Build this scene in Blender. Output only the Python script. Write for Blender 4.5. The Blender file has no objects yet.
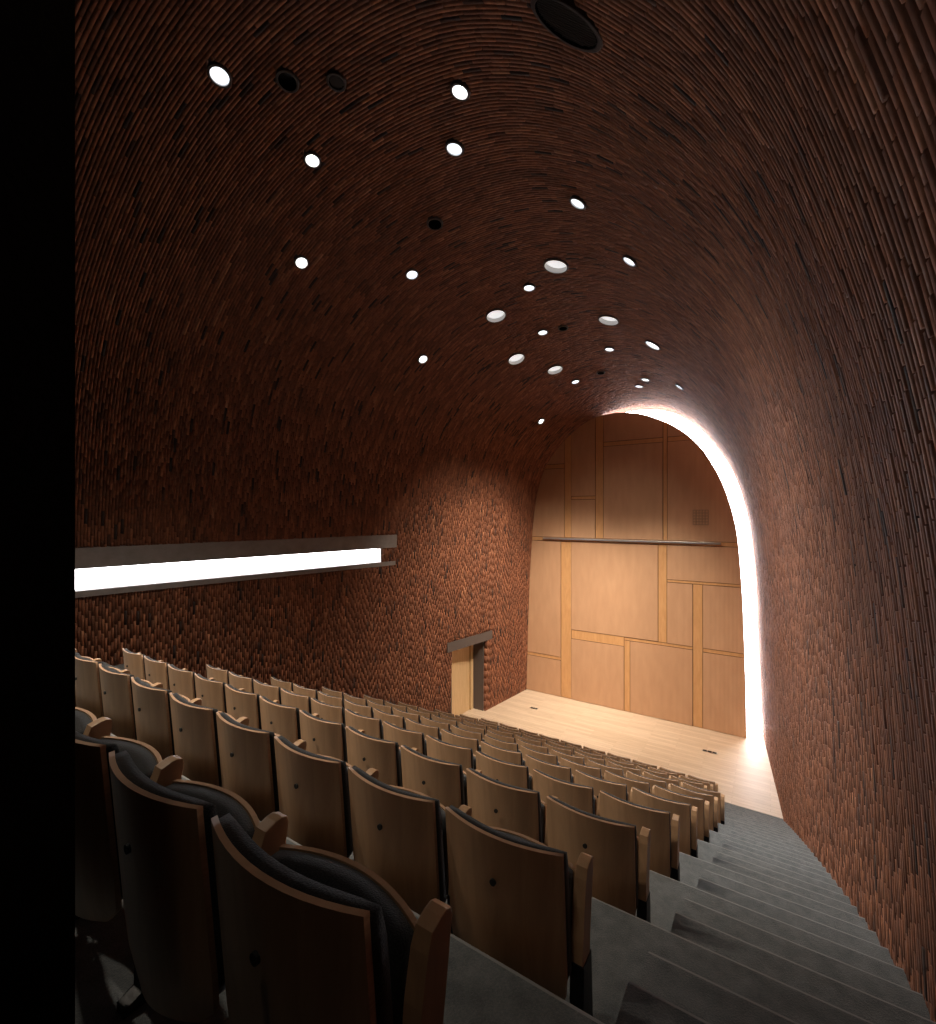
import math, random
import numpy as np
PI = math.pi
# ------------------------------------------------------------------ vault shape
LEFT = [(-7.20,-6.60),(-7.19,-6.18),(-7.14,-4.37),(-7.09,-2.86),(-7.03,-1.65),(-6.96,-0.60),(-6.86,0.30),(-6.73,0.89),
        (-6.53,1.47),(-6.26,1.90),(-5.90,2.31),(-5.50,2.66),(-5.06,2.95),(-4.64,3.13),(-4.22,3.24)]
RIGHT = [(-3.80,3.29),(-3.38,3.29),(-2.95,3.23),(-2.51,3.10),(-2.03,2.78),(-1.69,2.46),(-1.35,1.99),(-1.02,1.47),(-0.76,0.85),
         (-0.60,0.24),(-0.48,-0.36),(-0.39,-1.08),(-0.32,-2.27),(-0.29,-3.45),(-0.24,-4.64),(-0.17,-6.04),(-0.16,-6.60)]
_p = np.array(LEFT + RIGHT, float)
for _ in range(3):                      # corner cutting keeps the ends
    q = [_p[0]]
    for a, b in zip(_p[:-1], _p[1:]):
        q += [a*.75+b*.25, a*.25+b*.75]
    q.append(_p[-1]); _p = np.array(q)
_d = np.r_[0, np.cumsum(np.hypot(*(np.diff(_p, axis=0).T)))]
S_LEN = _d[-1]
TU = (_p[:, 0]+7.19)/7.02
TV = (_p[:, 1]+6.18)/9.47
TS = _d/S_LEN
_yl = [-2, 0, 3, 6, 8.4, 12.6, 15.4]
_xl = [-9.75, -9.53, -9.08, -8.57, -8.17, -7.48, -7.13]
_xr = [(-2,.86),(0,.86),(3,.79),(6.1,.66),(8.4,.47),(11.5,.20),(15.4,-.18)]
def XL(y): return np.interp(y, _yl, _xl)
def XR(y):
    y = np.asarray(y, float)
    c = XRC
    return c[0]+c[1]*y+c[2]*y*y+c[3]*y**3
_a = np.array(_xr); XRC = np.polyfit(_a[:, 0], _a[:, 1], 3)[::-1]
RISE = 0.12
def HH(y): return 9.47+RISE*(15.2-y)
def vault(y, s):
    u = np.interp(s, TS, TU); v = np.interp(s, TS, TV)
    xl = XL(y); xr = XR(y)
    return np.stack([xl+u*(xr-xl), np.zeros_like(u)+y, -6.18+v*HH(y)], -1)
def vnorm(y, s):
    e = 1e-3
    a = vault(y, np.clip(s+e, 0, 1))-vault(y, np.clip(s-e, 0, 1))
    b = vault(y+e*10, s)-vault(y-e*10, s)
    n = np.cross(a, b); n /= np.linalg.norm(n, axis=-1, keepdims=True)
    # inward: towards the axis
    c = np.stack([np.zeros_like(n[..., 0])+(XL(y)+XR(y))/2, np.zeros_like(n[..., 0])+y, np.zeros_like(n[..., 0])-1.0], -1)
    sg = np.sign(((c-vault(y, s))*n).sum(-1, keepdims=True))
    return n*sg
import bpy, bmesh
from mathutils import Vector, Matrix
random.seed(7); RNG = np.random.default_rng(11)
SC = bpy.context.scene; COL = SC.collection

# ------------------------------------------------------------------ materials
def mat(name, rgb=(.5, .5, .5), rough=.6, metal=0.0, emit=None, strength=0.0, spec=None):
    m = bpy.data.materials.new(name); m.use_nodes = True
    b = m.node_tree.nodes['Principled BSDF']
    b.inputs['Base Color'].default_value = (*rgb, 1); b.inputs['Roughness'].default_value = rough
    b.inputs['Metallic'].default_value = metal
    if spec is not None: b.inputs['Specular IOR Level'].default_value = spec
    if emit:
        b.inputs['Emission Color'].default_value = (*emit, 1); b.inputs['Emission Strength'].default_value = strength
    return m
def nd(m, t, **kw):
    n = m.node_tree.nodes.new(t)
    for k, v in kw.items():
        if hasattr(n, k): setattr(n, k, v)
        else: n.inputs[k].default_value = v
    return n
def lk(m, a, b): m.node_tree.links.new(a, b)
def ramp(m, stops, interp='LINEAR'):
    r = nd(m, 'ShaderNodeValToRGB'); cr = r.color_ramp; cr.interpolation = interp
    while len(cr.elements) < len(stops): cr.elements.new(.5)
    for e, (p, c) in zip(cr.elements, stops): e.position = p; e.color = (*c, 1)
    return r
def coords(m, scale, obj='Object'):
    tc = nd(m, 'ShaderNodeTexCoord'); mp = nd(m, 'ShaderNodeMapping'); mp.inputs['Scale'].default_value = scale
    lk(m, tc.outputs[obj], mp.inputs['Vector']); return mp.outputs['Vector']
def bsdf(m): return m.node_tree.nodes['Principled BSDF']

def brick_material():
    m = mat('fired_brick', rough=.78)
    at = nd(m, 'ShaderNodeAttribute', attribute_name='tint')
    r = ramp(m, [(0, (.030, .019, .017)), (.045, (.060, .028, .020)), (.08, (.140, .052, .026)), (.45, (.215, .082, .040)),
                 (.75, (.285, .110, .053)), (.95, (.38, .155, .075)), (1, (.45, .22, .12))])
    lk(m, at.outputs['Fac'], r.inputs['Fac'])
    v = coords(m, (9, 9, 9)); n = nd(m, 'ShaderNodeTexNoise', Scale=2.2, Detail=6, Roughness=.65); lk(m, v, n.inputs['Vector'])
    mx = nd(m, 'ShaderNodeMixRGB', blend_type='MULTIPLY'); mx.inputs['Fac'].default_value = .55
    r2 = ramp(m, [(.3, (.45, .42, .42)), (.65, (1.15, 1.1, 1.1))]); lk(m, n.outputs['Fac'], r2.inputs['Fac'])
    lk(m, r.outputs['Color'], mx.inputs['Color1']); lk(m, r2.outputs['Color'], mx.inputs['Color2'])
    lk(m, mx.outputs['Color'], bsdf(m).inputs['Base Color'])
    bp = nd(m, 'ShaderNodeBump', Strength=.5, Distance=.012); lk(m, n.outputs['Fac'], bp.inputs['Height'])
    lk(m, bp.outputs['Normal'], bsdf(m).inputs['Normal'])
    return m
def wood_material(name, c0, c1, scale, rough=.45, fac=1.0):
    m = mat(name, rough=rough)
    v = coords(m, scale); n = nd(m, 'ShaderNodeTexNoise', Scale=3.0, Detail=7, Roughness=.6, Distortion=.6); lk(m, v, n.inputs['Vector'])
    r = ramp(m, [(.3, c0), (.7, c1)]); lk(m, n.outputs['Fac'], r.inputs['Fac'])
    lk(m, r.outputs['Color'], bsdf(m).inputs['Base Color'])
    bp = nd(m, 'ShaderNodeBump', Strength=.12, Distance=.004); lk(m, n.outputs['Fac'], bp.inputs['Height'])
    lk(m, bp.outputs['Normal'], bsdf(m).inputs['Normal'])
    return m
def carpet_material():
    m = mat('grey_carpet', rough=.95, spec=.1)
    v = coords(m, (1, 1, 1)); n = nd(m, 'ShaderNodeTexNoise', Scale=160, Detail=3, Roughness=.7); lk(m, v, n.inputs['Vector'])
    n2 = nd(m, 'ShaderNodeTexNoise', Scale=14, Detail=4); lk(m, v, n2.inputs['Vector'])
    ad = nd(m, 'ShaderNodeMath', operation='ADD'); lk(m, n.outputs['Fac'], ad.inputs[0]); lk(m, n2.outputs['Fac'], ad.inputs[1])
    r = ramp(m, [(.36, (.085, .098, .104)), (.66, (.185, .20, .205))])
    hf = nd(m, 'ShaderNodeMath', operation='MULTIPLY'); hf.inputs[1].default_value = .5
    lk(m, ad.outputs[0], hf.inputs[0]); lk(m, hf.outputs[0], r.inputs['Fac'])
    lk(m, r.outputs['Color'], bsdf(m).inputs['Base Color'])
    bp = nd(m, 'ShaderNodeBump', Strength=.9, Distance=.006); lk(m, n.outputs['Fac'], bp.inputs['Height'])
    lk(m, bp.outputs['Normal'], bsdf(m).inputs['Normal'])
    bsdf(m).inputs['Sheen Weight'].default_value = .3
    return m
def fabric_material():
    m = mat('black_upholstery', (.012, .013, .015), rough=.95, spec=.2)
    v = coords(m, (1, 1, 1)); n = nd(m, 'ShaderNodeTexNoise', Scale=260, Detail=2); lk(m, v, n.inputs['Vector'])
    r = ramp(m, [(.35, (.006, .007, .008)), (.7, (.03, .032, .035))]); lk(m, n.outputs['Fac'], r.inputs['Fac'])
    lk(m, r.outputs['Color'], bsdf(m).inputs['Base Color'])
    bp = nd(m, 'ShaderNodeBump', Strength=.6, Distance=.003); lk(m, n.outputs['Fac'], bp.inputs['Height'])
    lk(m, bp.outputs['Normal'], bsdf(m).inputs['Normal'])
    bsdf(m).inputs['Sheen Weight'].default_value = .25
    return m
def concrete_material():
    m = mat('concrete', rough=.85)
    v = coords(m, (1, 1, 1)); n = nd(m, 'ShaderNodeTexNoise', Scale=4, Detail=8, Roughness=.65); lk(m, v, n.inputs['Vector'])
    r = ramp(m, [(.3, (.23, .21, .20)), (.7, (.32, .295, .285))]); lk(m, n.outputs['Fac'], r.inputs['Fac'])
    lk(m, r.outputs['Color'], bsdf(m).inputs['Base Color'])
    bp = nd(m, 'ShaderNodeBump', Strength=.2, Distance=.01); lk(m, n.outputs['Fac'], bp.inputs['Height'])
    lk(m, bp.outputs['Normal'], bsdf(m).inputs['Normal'])
    return m
def stage_material():
    m = mat('pale_stage_boards', rough=.5)
    v = coords(m, (1, 1, 1))
    b = nd(m, 'ShaderNodeTexBrick', Scale=1.0)
    b.inputs['Color1'].default_value = (.60, .465, .335, 1); b.inputs['Color2'].default_value = (.70, .56, .42, 1)
    b.inputs['Mortar'].default_value = (.40, .28, .17, 1); b.inputs['Mortar Size'].default_value = .0025
    b.inputs['Brick Width'].default_value = 1.4; b.inputs['Row Height'].default_value = .11
    lk(m, v, b.inputs['Vector'])
    v2 = coords(m, (1.2, 14, 1)); n = nd(m, 'ShaderNodeTexNoise', Scale=2.5, Detail=5); lk(m, v2, n.inputs['Vector'])
    r = ramp(m, [(.3, (.86, .84, .82)), (.7, (1, 1, 1))]); lk(m, n.outputs['Fac'], r.inputs['Fac'])
    mx = nd(m, 'ShaderNodeMixRGB', blend_type='MULTIPLY'); mx.inputs['Fac'].default_value = 1
    lk(m, b.outputs['Color'], mx.inputs['Color1']); lk(m, r.outputs['Color'], mx.inputs['Color2'])
    lk(m, mx.outputs['Color'], bsdf(m).inputs['Base Color'])
    return m
def acoustic_material():
    m = mat('grooved_acoustic_wood', rough=.6)
    v = coords(m, (1, 1, 1)); sp = nd(m, 'ShaderNodeSeparateXYZ'); lk(m, v, sp.inputs[0])
    ml = nd(m, 'ShaderNodeMath', operation='MULTIPLY'); ml.inputs[1].default_value = 2*PI/.032; lk(m, sp.outputs['X'], ml.inputs[0])
    sn = nd(m, 'ShaderNodeMath', operation='SINE'); lk(m, ml.outputs[0], sn.inputs[0])
    r = ramp(m, [(.0, (.60, .36, .21)), (.72, (.60, .36, .21)), (.95, (.40, .22, .12))])
    ma = nd(m, 'ShaderNodeMath', operation='MULTIPLY_ADD'); ma.inputs[1].default_value = .5; ma.inputs[2].default_value = .5
    lk(m, sn.outputs[0], ma.inputs[0]); lk(m, ma.outputs[0], r.inputs['Fac'])
    v2 = coords(m, (2, 1, .5)); n = nd(m, 'ShaderNodeTexNoise', Scale=3, Detail=4); lk(m, v2, n.inputs['Vector'])
    r2 = ramp(m, [(.3, (.90, .88, .86)), (.7, (1, 1, 1))]); lk(m, n.outputs['Fac'], r2.inputs['Fac'])
    mx = nd(m, 'ShaderNodeMixRGB', blend_type='MULTIPLY'); mx.inputs['Fac'].default_value = 1
    lk(m, r.outputs['Color'], mx.inputs['Color1']); lk(m, r2.outputs['Color'], mx.inputs['Color2'])
    lk(m, mx.outputs['Color'], bsdf(m).inputs['Base Color'])
    return m

M = dict(
    brick=brick_material(), mortar=mat('dark_mortar', (.035, .025, .022), .95),
    ply=wood_material('beech_plywood', (.42, .25, .135), (.58, .36, .20), (5, 5, .55), .42),
    edge=wood_material('plywood_edge', (.42, .25, .15), (.58, .36, .22), (2, 2, 30), .5),
    pine=wood_material('orange_pine_batten', (.54, .285, .12), (.64, .36, .16), (4, 4, .8), .5),
    door=wood_material('pale_door_veneer', (.62, .42, .22), (.76, .55, .31), (9, 9, .7), .5),
    acoustic=acoustic_material(), stage=stage_material(), carpet=carpet_material(), fabric=fabric_material(),
    concrete=concrete_material(), nosing=mat('pale_carpet_nosing', (.28, .285, .285), .95, spec=.1),  # nosing: paler grey than the carpet, along each rounded step edge
    darkstone=mat('dark_brown_concrete', (.115, .09, .08), .9),
    seam=mat('dark_seam', (.10, .045, .02), .8), black=mat('black_metal', (.008, .008, .009), .5),
    blackwall=mat('black_wall_lining', (.012, .008, .007), .95, spec=.1),
    knob=mat('black_screw_cap', (.01, .009, .008), .6),
    steel=mat('brushed_steel', (.55, .54, .53), .35, .9), grillewood=mat('brown_grille', (.30, .19, .12), .7), rim=mat('bronze_grey_rim', (.10, .085, .08), .5, .6),
    tube=mat('white_enamel_tube', (.75, .74, .72), .35), darkglass=mat('dark_glass', (.004, .004, .005), .25),
    grille=mat('grey_grille', (.06, .045, .036), .85),
    window=mat('daylit_frosted_glass', (.8, .8, .8), .4, emit=(.93, .94, 1.0), strength=18.0),
    slotglass=mat('daylit_slot_glass', (.8, .8, .8), .4, emit=(.95, .96, 1.0), strength=9.5),
    lamp=mat('lit_lens', (.8, .8, .8), .4, emit=(.86, .92, 1.0), strength=1.6),
    dimlamp=mat('dim_lens', (.8, .8, .8), .4, emit=(.95, .95, .95), strength=.75),
    bulb=mat('lit_spot_lens', (.8, .8, .8), .4, emit=(1.0, .96, .92), strength=12.0),
)
def add_noise_bump(m):
    v = coords(m, (1, 1, 1)); n = nd(m, 'ShaderNodeTexNoise', Scale=60, Detail=4); lk(m, v, n.inputs['Vector'])
    bp = nd(m, 'ShaderNodeBump', Strength=.3, Distance=.004); lk(m, n.outputs['Fac'], bp.inputs['Height'])
    lk(m, bp.outputs['Normal'], bsdf(m).inputs['Normal'])
for k in ('darkstone', 'mortar', 'blackwall', 'seam', 'rim', 'grille', 'black'): add_noise_bump(M[k])

# ------------------------------------------------------------------ object helpers
def link(name, me, parent=None, material=None):
    o = bpy.data.objects.new(name, me); COL.objects.link(o)
    if material is not None and me is not None and not me.materials: me.materials.append(material)
    if parent: o.parent = parent
    return o
def mesh(name, verts, faces, material, parent=None, smooth=False):
    me = bpy.data.meshes.new(name); me.from_pydata([tuple(v) for v in verts], [], [tuple(f) for f in faces])
    me.validate(); me.update()
    bm = bmesh.new(); bm.from_mesh(me); bmesh.ops.recalc_face_normals(bm, faces=bm.faces); bm.to_mesh(me); bm.free()
    if smooth:
        for p in me.polygons: p.use_smooth = True
    me.materials.append(material)
    return link(name, me, parent)
def fin(name, bm, material, parent=None, smooth=False, mats=None):
    bmesh.ops.recalc_face_normals(bm, faces=bm.faces)
    me = bpy.data.meshes.new(name); bm.to_mesh(me); bm.free()
    if smooth:
        for p in me.polygons: p.use_smooth = True
    me.materials.append(material)
    for x in (mats or []): me.materials.append(x)
    return link(name, me, parent)
def box(bm, x0, x1, y0, y1, z0, z1, bevel=0):
    vs = [bm.verts.new(p) for p in [(x0,y0,z0),(x1,y0,z0),(x1,y1,z0),(x0,y1,z0),(x0,y0,z1),(x1,y0,z1),(x1,y1,z1),(x0,y1,z1)]]
    fs = [bm.faces.new([vs[i] for i in f]) for f in [(0,3,2,1),(4,5,6,7),(0,1,5,4),(1,2,6,5),(2,3,7,6),(3,0,4,7)]]
    if bevel:
        es = list({e for f in fs for e in f.edges})
        bmesh.ops.bevel(bm, geom=es, offset=bevel, segments=2, affect='EDGES', profile=.6)
def prism_x(bm, poly, x0, x1, bevel=0):     # poly in (y, z)
    a = [bm.verts.new((x0, y, z)) for y, z in poly]; b = [bm.verts.new((x1, y, z)) for y, z in poly]
    n = len(poly); fs = [bm.faces.new(a), bm.faces.new(b[::-1])]
    sd = [bm.faces.new([a[i], b[i], b[(i+1) % n], a[(i+1) % n]]) for i in range(n)]
    if bevel:
        es = list({e for f in fs for e in f.edges})
        bmesh.ops.bevel(bm, geom=es, offset=bevel, segments=2, affect='EDGES', profile=.6)
def prism_y(bm, poly, y0, y1, bevel=0):     # poly in (x, z)
    a = [bm.verts.new((x, y0, z)) for x, z in poly]; b = [bm.verts.new((x, y1, z)) for x, z in poly]
    n = len(poly); fs = [bm.faces.new(a), bm.faces.new(b[::-1])]
    for i in range(n): bm.faces.new([a[i], b[i], b[(i+1) % n], a[(i+1) % n]])
    if bevel:
        es = list({e for f in fs for e in f.edges})
        bmesh.ops.bevel(bm, geom=es, offset=bevel, segments=1, affect='EDGES')
def empty(name, loc, rz=0):
    o = bpy.data.objects.new(name, None); COL.objects.link(o); o.location = loc; o.rotation_euler = (0, 0, rz)
    o.empty_display_size = .1; return o
def tag(o, label=None, cat=None, group=None, kind=None):
    if label: o['label'] = label
    if cat: o['category'] = cat
    if group: o['group'] = group
    if kind: o['kind'] = kind
    return o
def struct(o, label=None): return tag(o, label, None, None, 'structure')

# ------------------------------------------------------------------ levels
D = [1.528+.465*k for k in range(11)]               # floor of row k below eye level
def edge(k): return 1.42+k                          # nosing in front of platform k
STAGE_Z = -6.178; STAGE_Y = 11.43
def floor_z(y):
    for k in range(10):
        if y < edge(k): return -D[k]
    return STAGE_Z

# ------------------------------------------------------------------ openings in the vault
# (y, arc position, diameter, kind) kind: L lit lens, S lit spotlight, T wide lit tube, D dark, G grille
OCULI = [
 (2.80, 0.4766, .20, 'L', 'glowing round ceiling light, farthest left and nearest the top of the photo'),
 (3.24, 0.4926, .20, 'D', 'unlit black round ceiling hole just right of the upper left light'),
 (3.52, 0.5061, .17, 'G', 'grey round ceiling grille beside the unlit black hole at the top'),
 (4.00, 0.4741, .18, 'S', 'bright ceiling spotlight below the grey round grille at upper left'),
 (4.14, 0.5432, .18, 'S', 'bright ceiling spotlight at top centre, highest of the lit ones right of the grille'),
 (4.78, 0.5259, .20, 'L', 'glowing oval-looking ceiling light directly beneath the top centre spotlight'),
 (5.74, 0.4914, .21, 'D', 'small unlit black ceiling hole left of centre, alone among lit ones'),
 (4.82, 0.4273, .19, 'S', 'bright spotlight low on the left side of the vault above the slot window'),
 (6.34, 0.4581, .20, 'L', 'glowing ceiling light below and left of the lone black ceiling hole'),
 (5.86, 0.5663, .20, 'L', 'glowing tilted ceiling light right of centre above the wide tube light'),
 (7.44, 0.5311, .39, 'T', 'widest-looking white tube light in the middle of the vault'),
 (6.94, 0.5823, .20, 'L', 'small glowing ceiling light right of the widest tube light'),
 (7.90, 0.5061, .20, 'L', 'small glowing ceiling light just below left of the widest tube light'),
 (8.34, 0.4721, .39, 'T', 'wide grey tube light with a bright rim, left of vault centre line'),
 (9.42, 0.5413, .39, 'T', 'wide dull grey tube light on the right half of the vault'),
 (9.50, 0.4882, .20, 'L', 'small glowing ceiling light right of the wide grey tube light'),
 (9.56, 0.5042, .18, 'D', 'faint unlit ceiling hole between the small light and the dull tube'),
 (8.00, 0.4094, .20, 'S', 'bright spotlight lowest on the left side, midway along the vault'),
 (10.02, 0.4529, .39, 'T', 'wide tube light, left one of the lower pair of tubes'),
 (11.24, 0.4683, .38, 'T', 'wide tube light, right one of the lower pair of tubes'),
 (10.84, 0.5259, .20, 'L', 'thin glowing ceiling light directly under the dull grey tube'),
 (10.18, 0.5695, .32, 'L', 'long slanted glowing ceiling light right of the dull grey tube'),
 (12.24, 0.4728, .20, 'L', 'small glowing ceiling light just right of the lower pair of tubes'),
 (13.30, 0.5291, .20, 'L', 'tiny glowing ceiling light above the arch top, lower of two close together'),
 (12.74, 0.5407, .20, 'L', 'tiny glowing ceiling light above the arch top, upper of two close together'),
 (12.14, 0.5016, .18, 'D', 'tiny dark ceiling hole above the arch between the lit ones'),
 (12.28, 0.5810, .20, 'L', 'tiny slanted glowing ceiling light, farthest right near the arch'),
 (13.04, 0.4087, .20, 'S', 'tiny bright ceiling spotlight at the upper left shoulder of the wood wall'),
 (.95, 0.4450, .20, 'S', 'added ceiling spotlight high over the rear left seats, out of view'),  # unseen fixture, added to light the rear seat backs from behind
 (0.62, 0.4900, .20, 'S', 'added ceiling spotlight over the back row, out of view'),  # second added fixture out of view, also for the seat backs
 (-.30, 0.6300, .20, 'S', 'added ceiling spotlight over the entrance behind the camera'),  # dim unseen fixture, added to lift the chairs nearest the camera
 (3.36, 0.6009, .34, 'G', 'large dark round ceiling grille at the top edge, right of centre'),
]
OC = []
for (y, s, d, t, lab) in OCULI:
    sa = np.array([s]); C_ = vault(y, sa)[0]; n_ = vnorm(y, sa)[0]
    r_ = np.cross(n_, [0, 1, 0]); r_ /= np.linalg.norm(r_)
    OC.append((C_, n_, d, r_, 2.05 if d == .34 else 1.0))

SLOT = dict(y0=-.4, y1=8.9, g1=8.5, top=-.53, lt=-.85, lb=-1.19, bot=-1.29)
DOOR = dict(y0=11.1, y1=12.62, ly0=10.86, ly1=12.86, top=-3.68, lb=-3.95)
def in_opening(P):      # P (n,3) -> mask of points inside slot / door / lintels
    x, y, z = P[:, 0], P[:, 1], P[:, 2]
    left = x < -5.5
    a = left & (y < SLOT['y1']) & (z < SLOT['top']) & (z > SLOT['bot']) & ((y < SLOT['g1']) | (z > SLOT['lt']) | (z < SLOT['lb']))
    b = left & (y > DOOR['y0']) & (y < DOOR['y1']) & (z < DOOR['lb'])
    c = left & (y > DOOR['ly0']) & (y < DOOR['ly1']) & (z < DOOR['top']) & (z > DOOR['lb'])
    return a | b | c
def in_oculus(P, grow=.012):
    m = np.zeros(len(P), bool)
    for C, n, d, rg, st in OC:
        dd = P-C; h = dd@n; tq = dd@rg; r = np.linalg.norm(dd-h[:, None]*n-(tq*(1-1/st))[:, None]*rg, axis=1)
        m |= (np.abs(h) < .35) & (r < d/2+grow)
    return m

# ------------------------------------------------------------------ brick lining of the vault (one lining, brick by brick relief)
def build_bricks():
    V = []; F = []; T = []
    nv = 0
    Y0, Y1, PITCH, BW, BL = -.60, 15.42, .0415, .0305, .228
    ph = 0.0
    ys = np.arange(Y0, Y1, PITCH)
    sf = np.linspace(0, 1, 4001)
    for yc in ys:
        P = vault(yc, sf); L = np.r_[0, np.cumsum(np.linalg.norm(np.diff(P, axis=0), axis=1))]
        ph = (ph+.5+RNG.uniform(-.30, .34)) % 1.0; off = ph*(BL+.008)
        e = np.arange(-off, L[-1], BL+.008); e = e+RNG.uniform(-.004, .004, len(e))
        l0 = np.clip(e, 0, L[-1]); l1 = np.clip(e+BL, 0, L[-1])
        k = (l1-l0) > .03; l0 = l0[k]; l1 = l1[k]
        lw = vault(yc, np.interp((l0+l1)/2, L, sf))[:, 0] < -2.5; l1 = np.where(lw, np.minimum(l1+.0045, L[-1]), l1)
        tint = RNG.random(len(l0)); rt = RNG.random(); dk = RNG.random(len(l0)) < .95; tint[dk] = .09+.91*(.22*rt+.78*tint[dk]); tint[~dk] *= .075; prot = np.repeat(RNG.random((len(l0), 1))*.0035, 2, axis=1)
        # a few stick out
        so = RNG.random(len(l0)) < .03; prot[so] += .004
        # some bricks are set slightly askew so that one end stands proud
        sk = RNG.random(len(l0)) < .25; prot[sk, 0] += .002
        mid = vault(yc, np.interp((l0+l1)/2, L, sf))
        fz = floor_z(yc)-.35
        keep = mid[:, 2] > fz
        # only the part the room could show near the camera
        l0, l1, tint, prot, mid = l0[keep], l1[keep], tint[keep], prot[keep], mid[keep]
        ends0 = vault(yc, np.interp(l0, L, sf)); ends1 = vault(yc, np.interp(l1, L, sf))
        near = np.zeros(len(l0), bool)
        for C, n, d, rg, st in OC: near |= np.linalg.norm(mid-C, axis=1) < d/2*st+.2
        op = in_opening(mid) | in_opening(ends0) | in_opening(ends1); near |= op
        segs = [(a, b, t, p, q) for a, b, t, (p, q), nr in zip(l0, l1, tint, prot, near) if not nr]
        for a, b, t, (p, q), nr in zip(l0, l1, tint, prot, near):
            if not nr: continue
            n = 10; cs = np.linspace(a, b, n+1); mids = vault(yc, np.interp((cs[1:]+cs[:-1])/2, L, sf))
            bad = in_opening(mids)
            for dy in (-.02, 0, .02):
                bad |= in_oculus(mids+np.array([0, dy, 0]))
            i = 0
            while i < n:
                if bad[i]: i += 1; continue
                j = i
                while j < n and not bad[j]: j += 1
                segs.append((cs[i], cs[j], t, p, q)); i = j
        if not segs: continue
        A = np.array(segs); l0, l1, tint, pr = A[:, 0], A[:, 1], A[:, 2], A[:, 3:5]
        s0 = np.interp(l0, L, sf); s1 = np.interp(l1, L, sf)
        n0 = vnorm(yc, s0); n1 = vnorm(yc, s1)
        a0 = vault(yc-BW/2, s0); a1 = vault(yc-BW/2, s1); b0 = vault(yc+BW/2, s0); b1 = vault(yc+BW/2, s1)
        base = .004
        q = [a0+n0*(base+pr[:, :1]-.012), a1+n1*(base+pr[:, 1:]-.012), b1+n1*(base+pr[:, 1:]-.012), b0+n0*(base+pr[:, :1]-.012)]
        w = [a0-n0*.10, a1-n1*.10, b1-n1*.10, b0-n0*.10]
        blk = np.stack(q+w, 1).reshape(-1, 3)        # 8 per brick
        V.append(blk); N = len(l0)
        idx = nv+8*np.arange(N)[:, None]
        for f in [(0, 1, 2, 3), (0, 4, 5, 1), (1, 5, 6, 2), (2, 6, 7, 3), (3, 7, 4, 0)]:
            F.append(idx+np.array(f)); T.append(tint)
        nv += 8*N
    V = np.concatenate(V); F = np.concatenate(F); T = np.concatenate(T)
    me = bpy.data.meshes.new('ceiling')
    me.vertices.add(len(V)); me.vertices.foreach_set('co', V.ravel())
    me.loops.add(F.size); me.loops.foreach_set('vertex_index', F.ravel().astype(np.int32))
    me.polygons.add(len(F)); me.polygons.foreach_set('loop_start', np.arange(0, F.size, 4, dtype=np.int32))
    me.update(calc_edges=True)
    at = me.attributes.new('tint', 'FLOAT', 'FACE'); at.data.foreach_set('value', T.astype(np.float32))
    me.materials.append(M['brick'])
    return link('ceiling', me)
vaulto = struct(build_bricks(), 'brown brick vault curving from wall to wall over the seats')

# backing shell behind the bricks, left open at slot and door
def build_shell():
    ys = sorted(set([round(float(v), 3) for v in np.linspace(-1.7, 15.6, 70)]+[SLOT['y0'], SLOT['y1'], DOOR['y0'], DOOR['y1']]))
    ss = np.linspace(0, 1, 240)
    V = []; F = []
    rows = []
    for y in ys:
        P = vault(y, ss); n = vnorm(y, ss); rows.append(P-n*.40)
    for P in rows: V += [tuple(p) for p in P]
    S = len(ss)
    for i in range(len(ys)-1):
        for j in range(S-1):
            c = (rows[i][j]+rows[i+1][j+1])/2
            if c[0] < -5.5:
                if c[1] < SLOT['y1'] and SLOT['bot']-.1 < c[2] < SLOT['top']+.1: continue
                if DOOR['y0']-.02 < c[1] < DOOR['y1']+.02 and c[2] < DOOR['lb']+.15: continue
            F.append((i*S+j, i*S+j+1, (i+1)*S+j+1, (i+1)*S+j))
    return mesh('trim_1', V, F, M['mortar'], smooth=True)
struct(build_shell(), 'dark backing behind the brick lining')

# ------------------------------------------------------------------ tiered carpet floor
def tiers():
    bm = bmesh.new()
    # profile (y, z) with rounded nosings
    prof = [(-1.7, -D[0])]
    for k in range(10):
        e = edge(k); z = -D[k]; r = .026
        for a in (90, 60, 30, 0):
            prof.append((e-r+r*math.cos(math.radians(a)), z-r+r*math.sin(math.radians(a))))
        prof.append((e, -D[k+1]))
    prof.append((STAGE_Y, STAGE_Z))
    pv = []
    for y, z in prof:
        u0 = float(XL(y))-.05; u1 = float(XR(y))+.05
        pv.append((bm.verts.new((u0, y, z)), bm.verts.new((u1, y, z))))
    for i, ((a, b), (c, d)) in enumerate(zip(pv[:-1], pv[1:])):
        f = bm.faces.new((a, b, d, c))
        if i and (i-1) % 5 < 3 and i < 50: f.material_index = 1
    # underside so that the tiers are solid
    lo = [(bm.verts.new((float(XL(y))-.05, y, z-.5)), bm.verts.new((float(XR(y))+.05, y, z-.5))) for y, z in ((-1.7, -D[0]), (STAGE_Y, STAGE_Z))]
    bm.faces.new((lo[0][0], lo[0][1], lo[1][1], lo[1][0]))
    return fin('floor', bm, M['carpet'], mats=[M['nosing']])
struct(tiers(), 'grey carpeted tiers stepping down to the stage')

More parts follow.
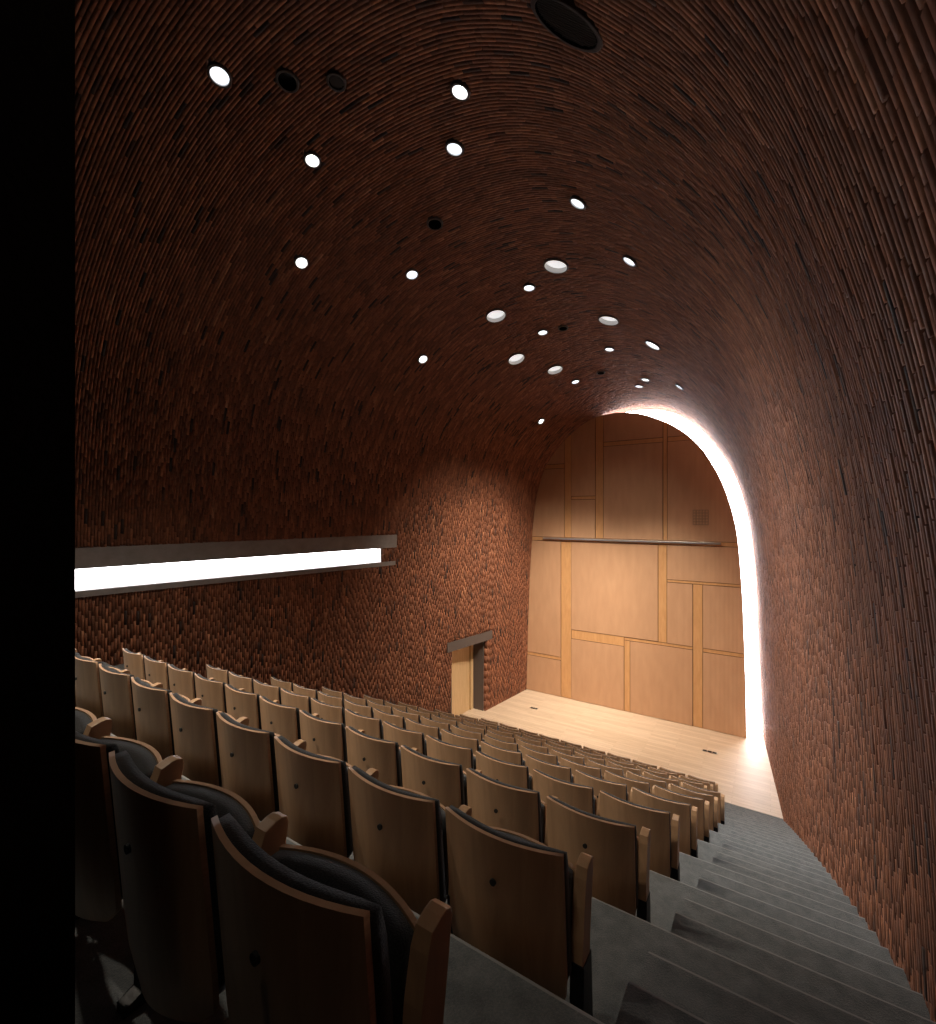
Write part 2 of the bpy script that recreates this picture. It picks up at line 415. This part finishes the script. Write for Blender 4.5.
def steps(name, xa, xb):
    bm = bmesh.new()
    for k in range(10):
        for j in (1, 2):
            y0 = edge(k); y1 = edge(k)+j/3.0; z = -(D[k]+.155*j) if j < 3 else 0
            r = .026; ztop = z; zb = -D[k+1]
            poly = [(y0-.02, zb+.001), (y1, zb+.001)]+[(y1-r+r*math.cos(math.radians(a)), ztop-r+r*math.sin(math.radians(a))) for a in (0, 30, 60, 90)]+[(y0-.02, ztop)]
            if j == 1: y0s = y0
            else: y0s = y0+1/3.0
            poly = [(y0s-.001, zb+.001)]+poly[1:-1]+[(y0s-.001, ztop)]
            a = [bm.verts.new((xa(y), y, zz)) for y, zz in poly]; b = [bm.verts.new((xb(y), y, zz)) for y, zz in poly]
            n = len(poly); bm.faces.new(a); bm.faces.new(b[::-1])
            for i in range(n):
                f = bm.faces.new([a[i], b[i], b[(i+1) % n], a[(i+1) % n]])
                if 2 <= i <= 4: f.material_index = 1
    return fin(name, bm, M['carpet'], mats=[M['nosing']])
struct(steps('trim_2', lambda y: -.43, lambda y: float(XR(y))+.04), 'grey carpeted aisle steps along the right brick wall')
struct(steps('trim_3', lambda y: float(XL(y))-.04, lambda y: -7.0), 'grey carpeted aisle steps along the left brick wall')

# stage
bm = bmesh.new()
a = [bm.verts.new((float(XL(y))-.1 if y < 15 else -7.3, y, z)) for y, z in ((STAGE_Y, STAGE_Z+.004), (16.0, STAGE_Z+.004), (16.0, STAGE_Z-.2), (STAGE_Y, STAGE_Z-.2))]
b = [bm.verts.new((float(XR(y))+.1, y, z)) for y, z in ((STAGE_Y, STAGE_Z+.004), (15.9, STAGE_Z+.004), (15.9, STAGE_Z-.2), (STAGE_Y, STAGE_Z-.2))]
bm.faces.new(a); bm.faces.new(b[::-1])
for i in range(4): bm.faces.new([a[i], b[i], b[(i+1) % 4], a[(i+1) % 4]])
struct(fin('floor', bm, M['stage']), 'pale wood stage floor in front of the panelled wall')

# ------------------------------------------------------------------ end wall
INNER = [(-3.96,3.17),(-3.31,3.05),(-2.69,2.76),(-2.34,2.54),(-1.99,2.25),(-1.65,1.85),(-1.43,1.47),(-1.21,1.03),(-1.05,.60),
         (-.90,.06),(-.79,-.48),(-.73,-1.07),(-.69,-1.66),(-.64,-2.49),(-.61,-3.43),(-.57,-4.84),(-.55,-6.178)]
ARCH = [(-7.22, -6.178)]+[(x-.03 if x < -5 else x, z) for x, z in LEFT[2:-1]]+[(-4.35, 3.15)]+INNER
for _ in range(1):
    q = [ARCH[0]]
    for (x0, z0), (x1, z1) in zip(ARCH[:-1], ARCH[1:]): q += [(.75*x0+.25*x1, .75*z0+.25*z1), (.25*x0+.75*x1, .25*z0+.75*z1)]
    q.append(ARCH[-1]); ARCH = q
def clip(poly, arch):       # Sutherland-Hodgman against the (convex) arch, walked clockwise
    out = poly
    n = len(arch)
    for i in range(n):
        (x0, z0), (x1, z1) = arch[i], arch[(i+1) % n]
        if abs(x1-x0)+abs(z1-z0) < 1e-6: continue
        def side(p): return (x1-x0)*(p[1]-z0)-(z1-z0)*(p[0]-x0)
        src, out = out, []
        for j in range(len(src)):
            p, q = src[j], src[(j+1) % len(src)]; sp, sq = side(p), side(q)
            if sp <= 0: out.append(p)
            if (sp < 0 < sq) or (sq < 0 < sp):
                t = sp/(sp-sq); out.append((p[0]+t*(q[0]-p[0]), p[1]+t*(q[1]-p[1])))
        if not out: return []
    return out
bm = bmesh.new(); prism_y(bm, ARCH, 15.0, 15.10)
wallf = struct(fin('wall_front', bm, M['seam']), 'arched wall of wood panels and battens behind the stage')
Lx, Rx, TOP, BOT = -7.3, -.4, 3.4, -6.17
PANELS = [(Lx,-5.92,BOT,-4.95),(Lx,-5.92,-4.84,-.94),(Lx,-5.80,-.81,1.51),(Lx,-5.80,1.66,TOP),(-5.56,-3.84,BOT,-4.16),(-5.56,-2.84,-3.86,-.94),
          (-3.66,-1.89,BOT,-3.96),(-1.63,Rx,BOT,-3.98),(-2.59,-1.89,-3.87,-2.05),(-1.63,Rx,-3.87,-2.05),(-2.59,Rx,-1.97,-.94),
          (-5.56,-4.75,-.81,.45),(-5.56,-4.75,.56,TOP),(-4.49,-2.70,-.81,2.13),(-4.49,-2.70,2.27,TOP),(-2.58,Rx,-.81,2.13),(-2.58,Rx,2.27,TOP)]
BATTENS = [(-5.92,-5.56,BOT,-.94),(-5.80,-5.56,-.81,TOP),(-2.84,-2.59,-3.87,-.94),(-2.70,-2.58,-.81,TOP),(-4.75,-4.49,-.81,TOP),(-3.84,-3.66,BOT,-3.96),
           (-1.89,-1.63,BOT,-2.05),(Lx,Rx,-.94,-.81),(Lx,-5.92,-4.95,-4.84),(-5.56,-3.84,-4.16,-3.86),(-3.84,-1.89,-3.96,-3.87),(-1.63,Rx,-3.98,-3.87),
           (-2.59,Rx,-2.05,-1.97),(-5.56,-4.75,.45,.56),(-4.49,-2.70,2.13,2.27),(-2.58,Rx,2.13,2.27),(Lx,-5.80,1.51,1.66)]
for lst, nm, mt, yf in ((PANELS, 'acoustic_panel', M['acoustic'], 14.965), (BATTENS, 'batten', M['pine'], 14.98)):
    for (x0, x1, z0, z1) in lst:
        g = .009
        poly = clip([(x0+g, z0+g), (x1-g, z0+g), (x1-g, z1-g), (x0+g, z1-g)], ARCH)
        if len(poly) < 3: continue
        clean = [p for i, p in enumerate(poly) if math.hypot(p[0]-poly[i-1][0], p[1]-poly[i-1][1]) > 1e-4]
        b2 = bmesh.new(); prism_y(b2, clean, yf, 15.001); fin(nm, b2, mt, wallf)

# daylit glass behind the gap beside the end wall
def pane():
    ss = np.linspace(0.001, .999, 160); P = vault(15.44, ss)
    pts = [(p[0], p[2]) for p in P if p[2] > -6.4]
    bm = bmesh.new(); prism_y(bm, pts, 15.46, 15.50)
    return fin('window_1', bm, M['window'])
struct(pane(), 'tall arched strip of bright daylight beside the wood wall')

# ------------------------------------------------------------------ slot window in the left wall
def wall_x(y, z, inset=0.0):
    sgrid = np.linspace(.0, .45, 900); P = vault(y, sgrid); i = np.argmin(np.abs(P[:, 2]-z)); return P[i, 0]+inset
def strip(name, y0, y1, z0, z1, in0, in1, material, parent=None, n=14, skew=None):
    bm = bmesh.new(); ring = []
    for y in np.linspace(y0, y1, n):
        xa = wall_x(y, (z0+z1)/2)
        ring.append([bm.verts.new((xa+in1, y, z0)), bm.verts.new((xa+in1, y, z1)), bm.verts.new((xa+in0, y, z1)), bm.verts.new((xa+in0, y, z0))])
    for r0, r1 in zip(ring[:-1], ring[1:]):
        for i in range(4): bm.faces.new((r0[i], r0[(i+1) % 4], r1[(i+1) % 4], r1[i]))
    bm.faces.new(ring[0]); bm.faces.new(ring[-1][::-1])
    return fin(name, bm, material, parent)
w2 = struct(strip('window_2', SLOT['y0'], SLOT['g1']-.02, SLOT['lb'], SLOT['lt'], -.24, -.20, M['slotglass']), 'long narrow horizontal window glowing white in the left wall')
strip('lintel', SLOT['y0'], SLOT['y1'], SLOT['lt'], SLOT['top'], -.38, .012, M['concrete'], w2)
strip('sill', SLOT['y0'], SLOT['y1'], SLOT['bot'], SLOT['lb'], -.38, .010, M['concrete'], w2)
strip('jamb', SLOT['g1']-.02, SLOT['g1']+.0, SLOT['lb'], SLOT['lt'], -.24, -.05, M['tube'], w2, n=2)

# ------------------------------------------------------------------ door in the left wall
dx = wall_x(11.86, -5.0); y0, y1 = DOOR['y0'], DOOR['y1']
b2 = bmesh.new(); box(b2, dx-.44, dx-.40, y0-.1, y1+.1, STAGE_Z, DOOR['lb']+.1)
door = struct(fin('door_1', b2, M['door']), 'pale wood door set back in the brick wall left of the stage')
b2 = bmesh.new(); box(b2, dx-.40, dx-.34, y1-.16, y1-.02, STAGE_Z+.004, DOOR['lb']); fin('door_frame', b2, M['door'], door)
b2 = bmesh.new(); box(b2, dx-.44, wall_x(y1, -5.0)-.10, y1-.02, y1+.02, STAGE_Z, DOOR['lb']+.02); fin('right_jamb', b2, M['darkstone'], door)
b2 = bmesh.new(); box(b2, dx-.44, wall_x(y0, -5.0)-.02, y0-.02, y0+.02, STAGE_Z, DOOR['lb']+.02); fin('left_jamb', b2, M['darkstone'], door)
strip('lintel', DOOR['ly0'], DOOR['ly1'], DOOR['lb'], DOOR['top'], -.40, .015, M['darkstone'], door, n=4)
b2 = bmesh.new(); box(b2, dx-.46, wall_x(y0, -6.0)+.1, y0-.05, y1+.05, STAGE_Z-.1, STAGE_Z+.003); fin('threshold', b2, M['stage'], door)

# ------------------------------------------------------------------ back of the hall: dark return wall left of the camera, closing wall
b2 = bmesh.new(); box(b2, -10.4, -1.12, -1.6, .35, -2.2, 6.2)
struct(fin('wall_left', b2, M['blackwall']), 'black edge of the wall standing at the left of the photo')
b2 = bmesh.new(); box(b2, -10.4, 2.0, -1.75, -1.6, -2.2, 6.2)
struct(fin('wall_back', b2, M['blackwall']), 'black wall behind the camera')

# ------------------------------------------------------------------ chairs
def curved(name, w, z0, z1, yc, bow, th, material, parent, corner=0.0, lean=0.0, hump=0.0, nx=12, nz=8, edge_mat=None, soft=0):
    """bent panel; bow > 0 bulges to -y (towards the back of the hall); th = thickness towards +y"""
    bm = bmesh.new(); fr = []; bk = []
    for j in range(nz+1):
        t = j/nz; z = z0+(z1-z0)*t; hw = w/2
        if corner and z-z0 < corner:
            a = 1-(z-z0)/corner; hw = w/2-corner*.75*(1-math.sqrt(max(0, 1-a*a)))
        rf = []; rb = []
        for i in range(nx+1):
            u = -1+2*i/nx; x = hw*u
            y = yc-bow*(1-u*u)+lean*(1-t)
            zz = z+(hump*(1-u*u) if j == nz else 0)
            thk = th*(1-.30*abs(u)**6)*(1-.28*abs(2*t-1)**8) if soft else th
            off_ = th-thk if soft == 2 else 0
            rf.append(bm.verts.new((x, y+off_, zz))); rb.append(bm.verts.new((x, y+off_+thk, zz)))
        fr.append(rf); bk.append(rb)
    ef = []
    for j in range(nz):
        for i in range(nx):
            bm.faces.new((fr[j][i], fr[j][i+1], fr[j+1][i+1], fr[j+1][i])); bm.faces.new((bk[j][i], bk[j+1][i], bk[j+1][i+1], bk[j][i+1]))
        ef.append(bm.faces.new((fr[j][0], fr[j+1][0], bk[j+1][0], bk[j][0]))); ef.append(bm.faces.new((fr[j][nx], bk[j][nx], bk[j+1][nx], fr[j+1][nx])))
    for i in range(nx):
        ef.append(bm.faces.new((fr[0][i], bk[0][i], bk[0][i+1], fr[0][i+1]))); ef.append(bm.faces.new((fr[nz][i], fr[nz][i+1], bk[nz][i+1], bk[nz][i])))
    if edge_mat:
        for f in ef: f.material_index = 1
        es = set(ef)
        for e in bm.edges:
            if len(e.link_faces) == 2 and (e.link_faces[0] in es) != (e.link_faces[1] in es): e.smooth = False
    o = fin(name, bm, material, parent, mats=[edge_mat] if edge_mat else None)
    for p in o.data.polygons: p.use_smooth = True
    return o
CW = .488
def make_chair():
    r = empty('auditorium_chair', (0, 0, 0))
    sh = curved('backrest', CW, .22, .825, 0, .048, .015, M['ply'], r, corner=.12, lean=.05, edge_mat=M['edge'])
    cu = curved('back_cushion', CW+.002, .30, .814, .0155, .046, .056, M['fabric'], r, corner=.05, lean=.045, soft=1)
    st = curved('seat', CW-.03, .28, .665, .168, -.058, .014, M['ply'], r, corner=.10, lean=-.03, edge_mat=M['edge'])
    sc = curved('seat_cushion', CW-.045, .30, .662, .082, -.056, .085, M['fabric'], r, corner=.05, lean=-.03, soft=2)
    b = bmesh.new()
    bmesh.ops.create_cone(b, cap_ends=True, segments=16, radius1=.012, radius2=.012, depth=.008, matrix=Matrix.Translation((0, -.0475, .665)) @ Matrix.Rotation(PI/2, 4, 'X'))
    fin('screw_cap', b, M['knob'], r)
    armrest(r, -.275); leg(r, -.275)
    return r
ARM = [(.096,.36),(.100,.47),(.112,.58),(.132,.67),(.146,.706),(.158,.716),(.178,.718),(.194,.711),(.198,.694),(.182,.61),(.164,.50),(.152,.36)]
_arm = {}
def armrest(parent, x):
    if 'a' not in _arm:
        b = bmesh.new(); prism_x(b, [(y+(.018 if y > .15 else 0), z) for y, z in ARM], -.022, .022, .004); o = fin('armrest', b, M['ply'], parent); _arm['a'] = o.data; o.location.x = x; return o
    o = link('armrest', _arm['a'], parent); o.location.x = x; return o
def leg(parent, x):
    if 'l' not in _arm:
        b = bmesh.new(); prism_x(b, [(.04, 0), (.27, 0), (.27, .025), (.200, .04), (.180, .39), (.094, .39), (.09, .04), (.04, .025)], -.026, .026, .003)
        o = fin('leg', b, M['black'], parent); _arm['l'] = o.data; o.location.x = x; return o
    o = link('leg', _arm['l'], parent); o.location.x = x; return o
ORD = ['first', 'second', 'third', 'fourth', 'fifth', 'sixth', 'seventh', 'eighth', 'ninth', 'tenth', 'eleventh']
proto = make_chair(); used = False
def place(x, y, z, label, last):
    global used
    if not used: r = proto; used = True
    else:
        r = proto.copy(); COL.objects.link(r)
        for ch in proto.children:
            if ch.get('extra'): continue
            c = ch.copy(); COL.objects.link(c); c.parent = r
    r.location = (x, y, z)
    tag(r, label, 'chair', 'wooden auditorium chairs')
    if last:
        for o in (armrest(r, .262), leg(r, .262)): o['extra'] = 1
    return r
for k in range(11):
    if k == 0: yb, xr, n = .59, -1.09, 5
    elif k < 8: yb, xr, n = 1.518+(k-1)*1.0, -1.09, 11
    else: yb, xr, n = 1.518+(k-1)*1.0, -1.42, 10
    for j in range(n):
        x = xr+.25-.55*j
        rows = ['nearest the camera', 'second from the camera'] 
        if k == 0: lab = 'dark plywood tip-up chair in the back row by the camera, %s from the right aisle' % ORD[j]
        elif k == 10: lab = 'plywood tip-up chair in the front row by the stage, %s from the right aisle' % ORD[j]
        else: lab = 'plywood tip-up chair, %s from the right aisle in the %s row from the stage' % (ORD[j], ORD[10-k])
        place(x, yb, -D[k], lab, j == 0)

# ------------------------------------------------------------------ ceiling lights
def disc(bm, r, z, seg=36):
    c = bmesh.ops.create_circle(bm, cap_ends=True, segments=seg, radius=r, matrix=Matrix.Translation((0, 0, z)))
def lathe(name, prof, material, parent, seg=36):
    bm = bmesh.new(); rings = []
    for r, z in prof: rings.append([bm.verts.new((r*math.cos(2*PI*i/seg), r*math.sin(2*PI*i/seg), z)) for i in range(seg)])
    for a, b in zip(rings[:-1], rings[1:]):
        for i in range(seg): bm.faces.new((a[i], a[(i+1) % seg], b[(i+1) % seg], b[i]))
    if prof[0][0] < .02: bm.faces.new(rings[0])
    if prof[-1][0] < .02: bm.faces.new(rings[-1])
    return fin(name, bm, material, parent, smooth=False)
SPOTS = {}
for idx, ((y, s, d, t, lab), (C, n, _, rg, st)) in enumerate(zip(OCULI, OC)):
    nm = {'L': 'ceiling_light', 'S': 'ceiling_spotlight', 'T': 'tube_light', 'D': 'ceiling_hole', 'G': 'ceiling_grille'}[t]
    cat = {'L': 'ceiling light', 'S': 'ceiling light', 'T': 'ceiling light', 'D': 'ceiling opening', 'G': 'grille'}[t]
    e = empty(nm, tuple(C+n*.012))
    zx = -n; yx = np.cross(zx, rg); mx = Matrix(((rg[0], yx[0], zx[0]), (rg[1], yx[1], zx[1]), (rg[2], yx[2], zx[2])))
    e.rotation_euler = mx.to_euler(); e.scale = (st, 1, 1)   # local +z points into the vault
    tag(e, lab, cat, 'round openings in the brick vault')
    r = d/2
    lathe('rim', [(r+.020, .03), (r+.020, -.006), (r+.016, -.010), (r-.002, -.010), (r-.006, -.004), (r-.006, .05)], M['rim'], e)
    depth = {'L': .008, 'S': .05, 'T': .08, 'D': .08, 'G': .012}[t]
    lathe('tube', [(r-.006, -.01), (r-.008, depth+.01)], M['darkglass'] if t in 'DG' else M['tube'], e)
    bm = bmesh.new(); disc(bm, r-.008, depth)
    m_ = {'L': M['lamp'], 'S': M['lamp'], 'T': M['dimlamp'], 'D': M['darkglass'], 'G': M['grille']}[t]
    fin({'L': 'lens', 'S': 'reflector', 'T': 'lens', 'D': 'cover', 'G': 'mesh_cover'}[t], bm, m_, e)
    if t == 'S':
        lathe('bulb', [(.005, .015), (.022, .02), (.03, .04), (.022, .062), (.005, .066)], M['bulb'], e, 20)
    if t == 'G':
        bm = bmesh.new()
        for q in range(-7, 8):
            xx = q*r/8; hh = math.sqrt(max(0, (r-.01)**2-xx*xx)); box(bm, -hh, hh, xx-.002, xx+.002, .006, .011)
        fin('grille_bar', bm, M['rim'], e)
    SPOTS[idx] = (C, n, d, t)

# ------------------------------------------------------------------ things on the end wall and stage
bm = bmesh.new(); box(bm, -6.54, -1.17, 14.885, 14.945, -.885, -.825, .008)
bar = tag(fin('rail', bm, M['steel']), 'long thin grey metal rail running across the wood wall', 'rail')
for x in (-6.2, -3.9, -1.5):
    b2 = bmesh.new(); box(b2, x-.02, x+.02, 14.94, 14.968, -.875, -.835); fin('bracket', b2, M['black'], bar)
bm = bmesh.new()
for i in range(6): box(bm, -1.88+i*.078-.009, -1.88+i*.078+.009, 14.955, 14.964, -.33, .09)
for j in range(6): box(bm, -1.889, -1.481, 14.954, 14.9645, -.33+j*.084-.009, -.33+j*.084+.009)
tag(fin('wall_grille', bm, M['grillewood']), 'small square grid-like grille at the upper right of the wood wall', 'grille')
for (x, y, w, lab) in ((-6.29, 13.64, .26, 'small dark floor outlet at the left end of the stage'), (-1.32, 13.61, .36, 'small dark floor outlet at the right end of the stage')):
    e = empty('floor_outlet', (x, y, STAGE_Z+.004)); tag(e, lab, 'floor outlet', 'stage floor outlets')
    bm = bmesh.new(); box(bm, -w/2, w/2, -.055, .055, 0, .006, .002); fin('plate', bm, M['steel'], e)
    for q in (-1, 0, 1):
        bm = bmesh.new(); box(bm, q*w*.31-w*.12, q*w*.31+w*.12, -.04, .04, .004, .010); fin('socket_flap', bm, M['knob'], e)
# ------------------------------------------------------------------ lights
def spot(idx, power, target, size=60, blend=.8, color=(1, .9, .78), radius=.08):
    C, n, d, t = SPOTS[idx]
    L = bpy.data.lights.new('downlight', 'SPOT'); L.energy = power; L.color = color; L.spot_size = math.radians(size); L.spot_blend = blend; L.shadow_soft_size = radius
    o = bpy.data.objects.new('downlight', L); COL.objects.link(o)
    p = Vector(tuple(C+n*.10)); o.location = p
    o.rotation_euler = (Vector(target)-p).to_track_quat('-Z', 'Y').to_euler()
    return o
warm = (1, .86, .70)
cool = (.86, .94, 1.0)
for i, pw, tg, sz, cl in [
    (28, 1500, (-5.2, 2.4, -2.0), 80, warm), (29, 850, (-4.2, 3.0, -2.2), 70, warm), (30, 28, (-1.4, 1.0, -1.0), 75, warm),  # beams of the three added fixtures above and behind the camera
    (0, 110, (-5.6, 4.4, -2.5), 75, warm), (4, 150, (-3.4, 5.6, -3), 80, warm), (8, 90, (-5, 7.6, -4), 80, warm),
    (3, 600, (.4, 6.2, -2.4), 60, warm), (7, 950, (.4, 8.0, -3), 66, warm), (13, 850, (0, 10.0, -3.5), 66, warm), (17, 650, (-.2, 12.0, -3.5), 66, warm),
    (9, 420, (.1, 5.8, -3.8), 52, cool), (11, 620, (-.2, 8.4, -4.5), 58, cool),
    (10, 140, (-3, 9.0, -5), 80, warm), (14, 1400, (-7.6, 11.4, -4.4), 66, warm), (21, 2100, (-7.5, 13.2, -4.6), 66, warm),
    (18, 1300, (-6.2, 15, -5.6), 50, warm), (19, 1200, (-4.9, 15.0, -5.8), 52, warm), (20, 1250, (-3.4, 15.0, -5.6), 50, warm), (15, 1700, (-2.0, 15.0, -5.2), 46, warm),
    (10, 420, (-4.0, 15.0, -2.6), 50, warm),
    (22, 200, (-4.8, 13.0, -6.1), 75, warm), (24, 180, (-2.8, 13.0, -6.1), 75, warm)]:
    spot(i, pw, tg, sz, blend=1.0, color=cl)

w = bpy.data.worlds.new('world'); SC.world = w; w.use_nodes = True
w.node_tree.nodes['Background'].inputs['Color'].default_value = (.35, .4, .5, 1)
w.node_tree.nodes['Background'].inputs['Strength'].default_value = .05

# ------------------------------------------------------------------ camera
F_PX, YAW, HY = 470.0, .5717, 513.24
cam = bpy.data.cameras.new('camera'); co = bpy.data.objects.new('camera', cam); COL.objects.link(co)
cam.sensor_fit = 'VERTICAL'; cam.sensor_height = 36.0; cam.lens = F_PX*36.0/1024
cam.shift_y = (HY-512)/1024; cam.clip_start = .02; cam.clip_end = 200
co.location = (0, 0, 0); co.rotation_euler = (PI/2, 0, YAW)
SC.camera = co
vs = SC.view_settings; vs.view_transform = 'Standard'; vs.look = 'None'; vs.gamma = 1; vs.exposure = 0.0; vs.use_curve_mapping = False
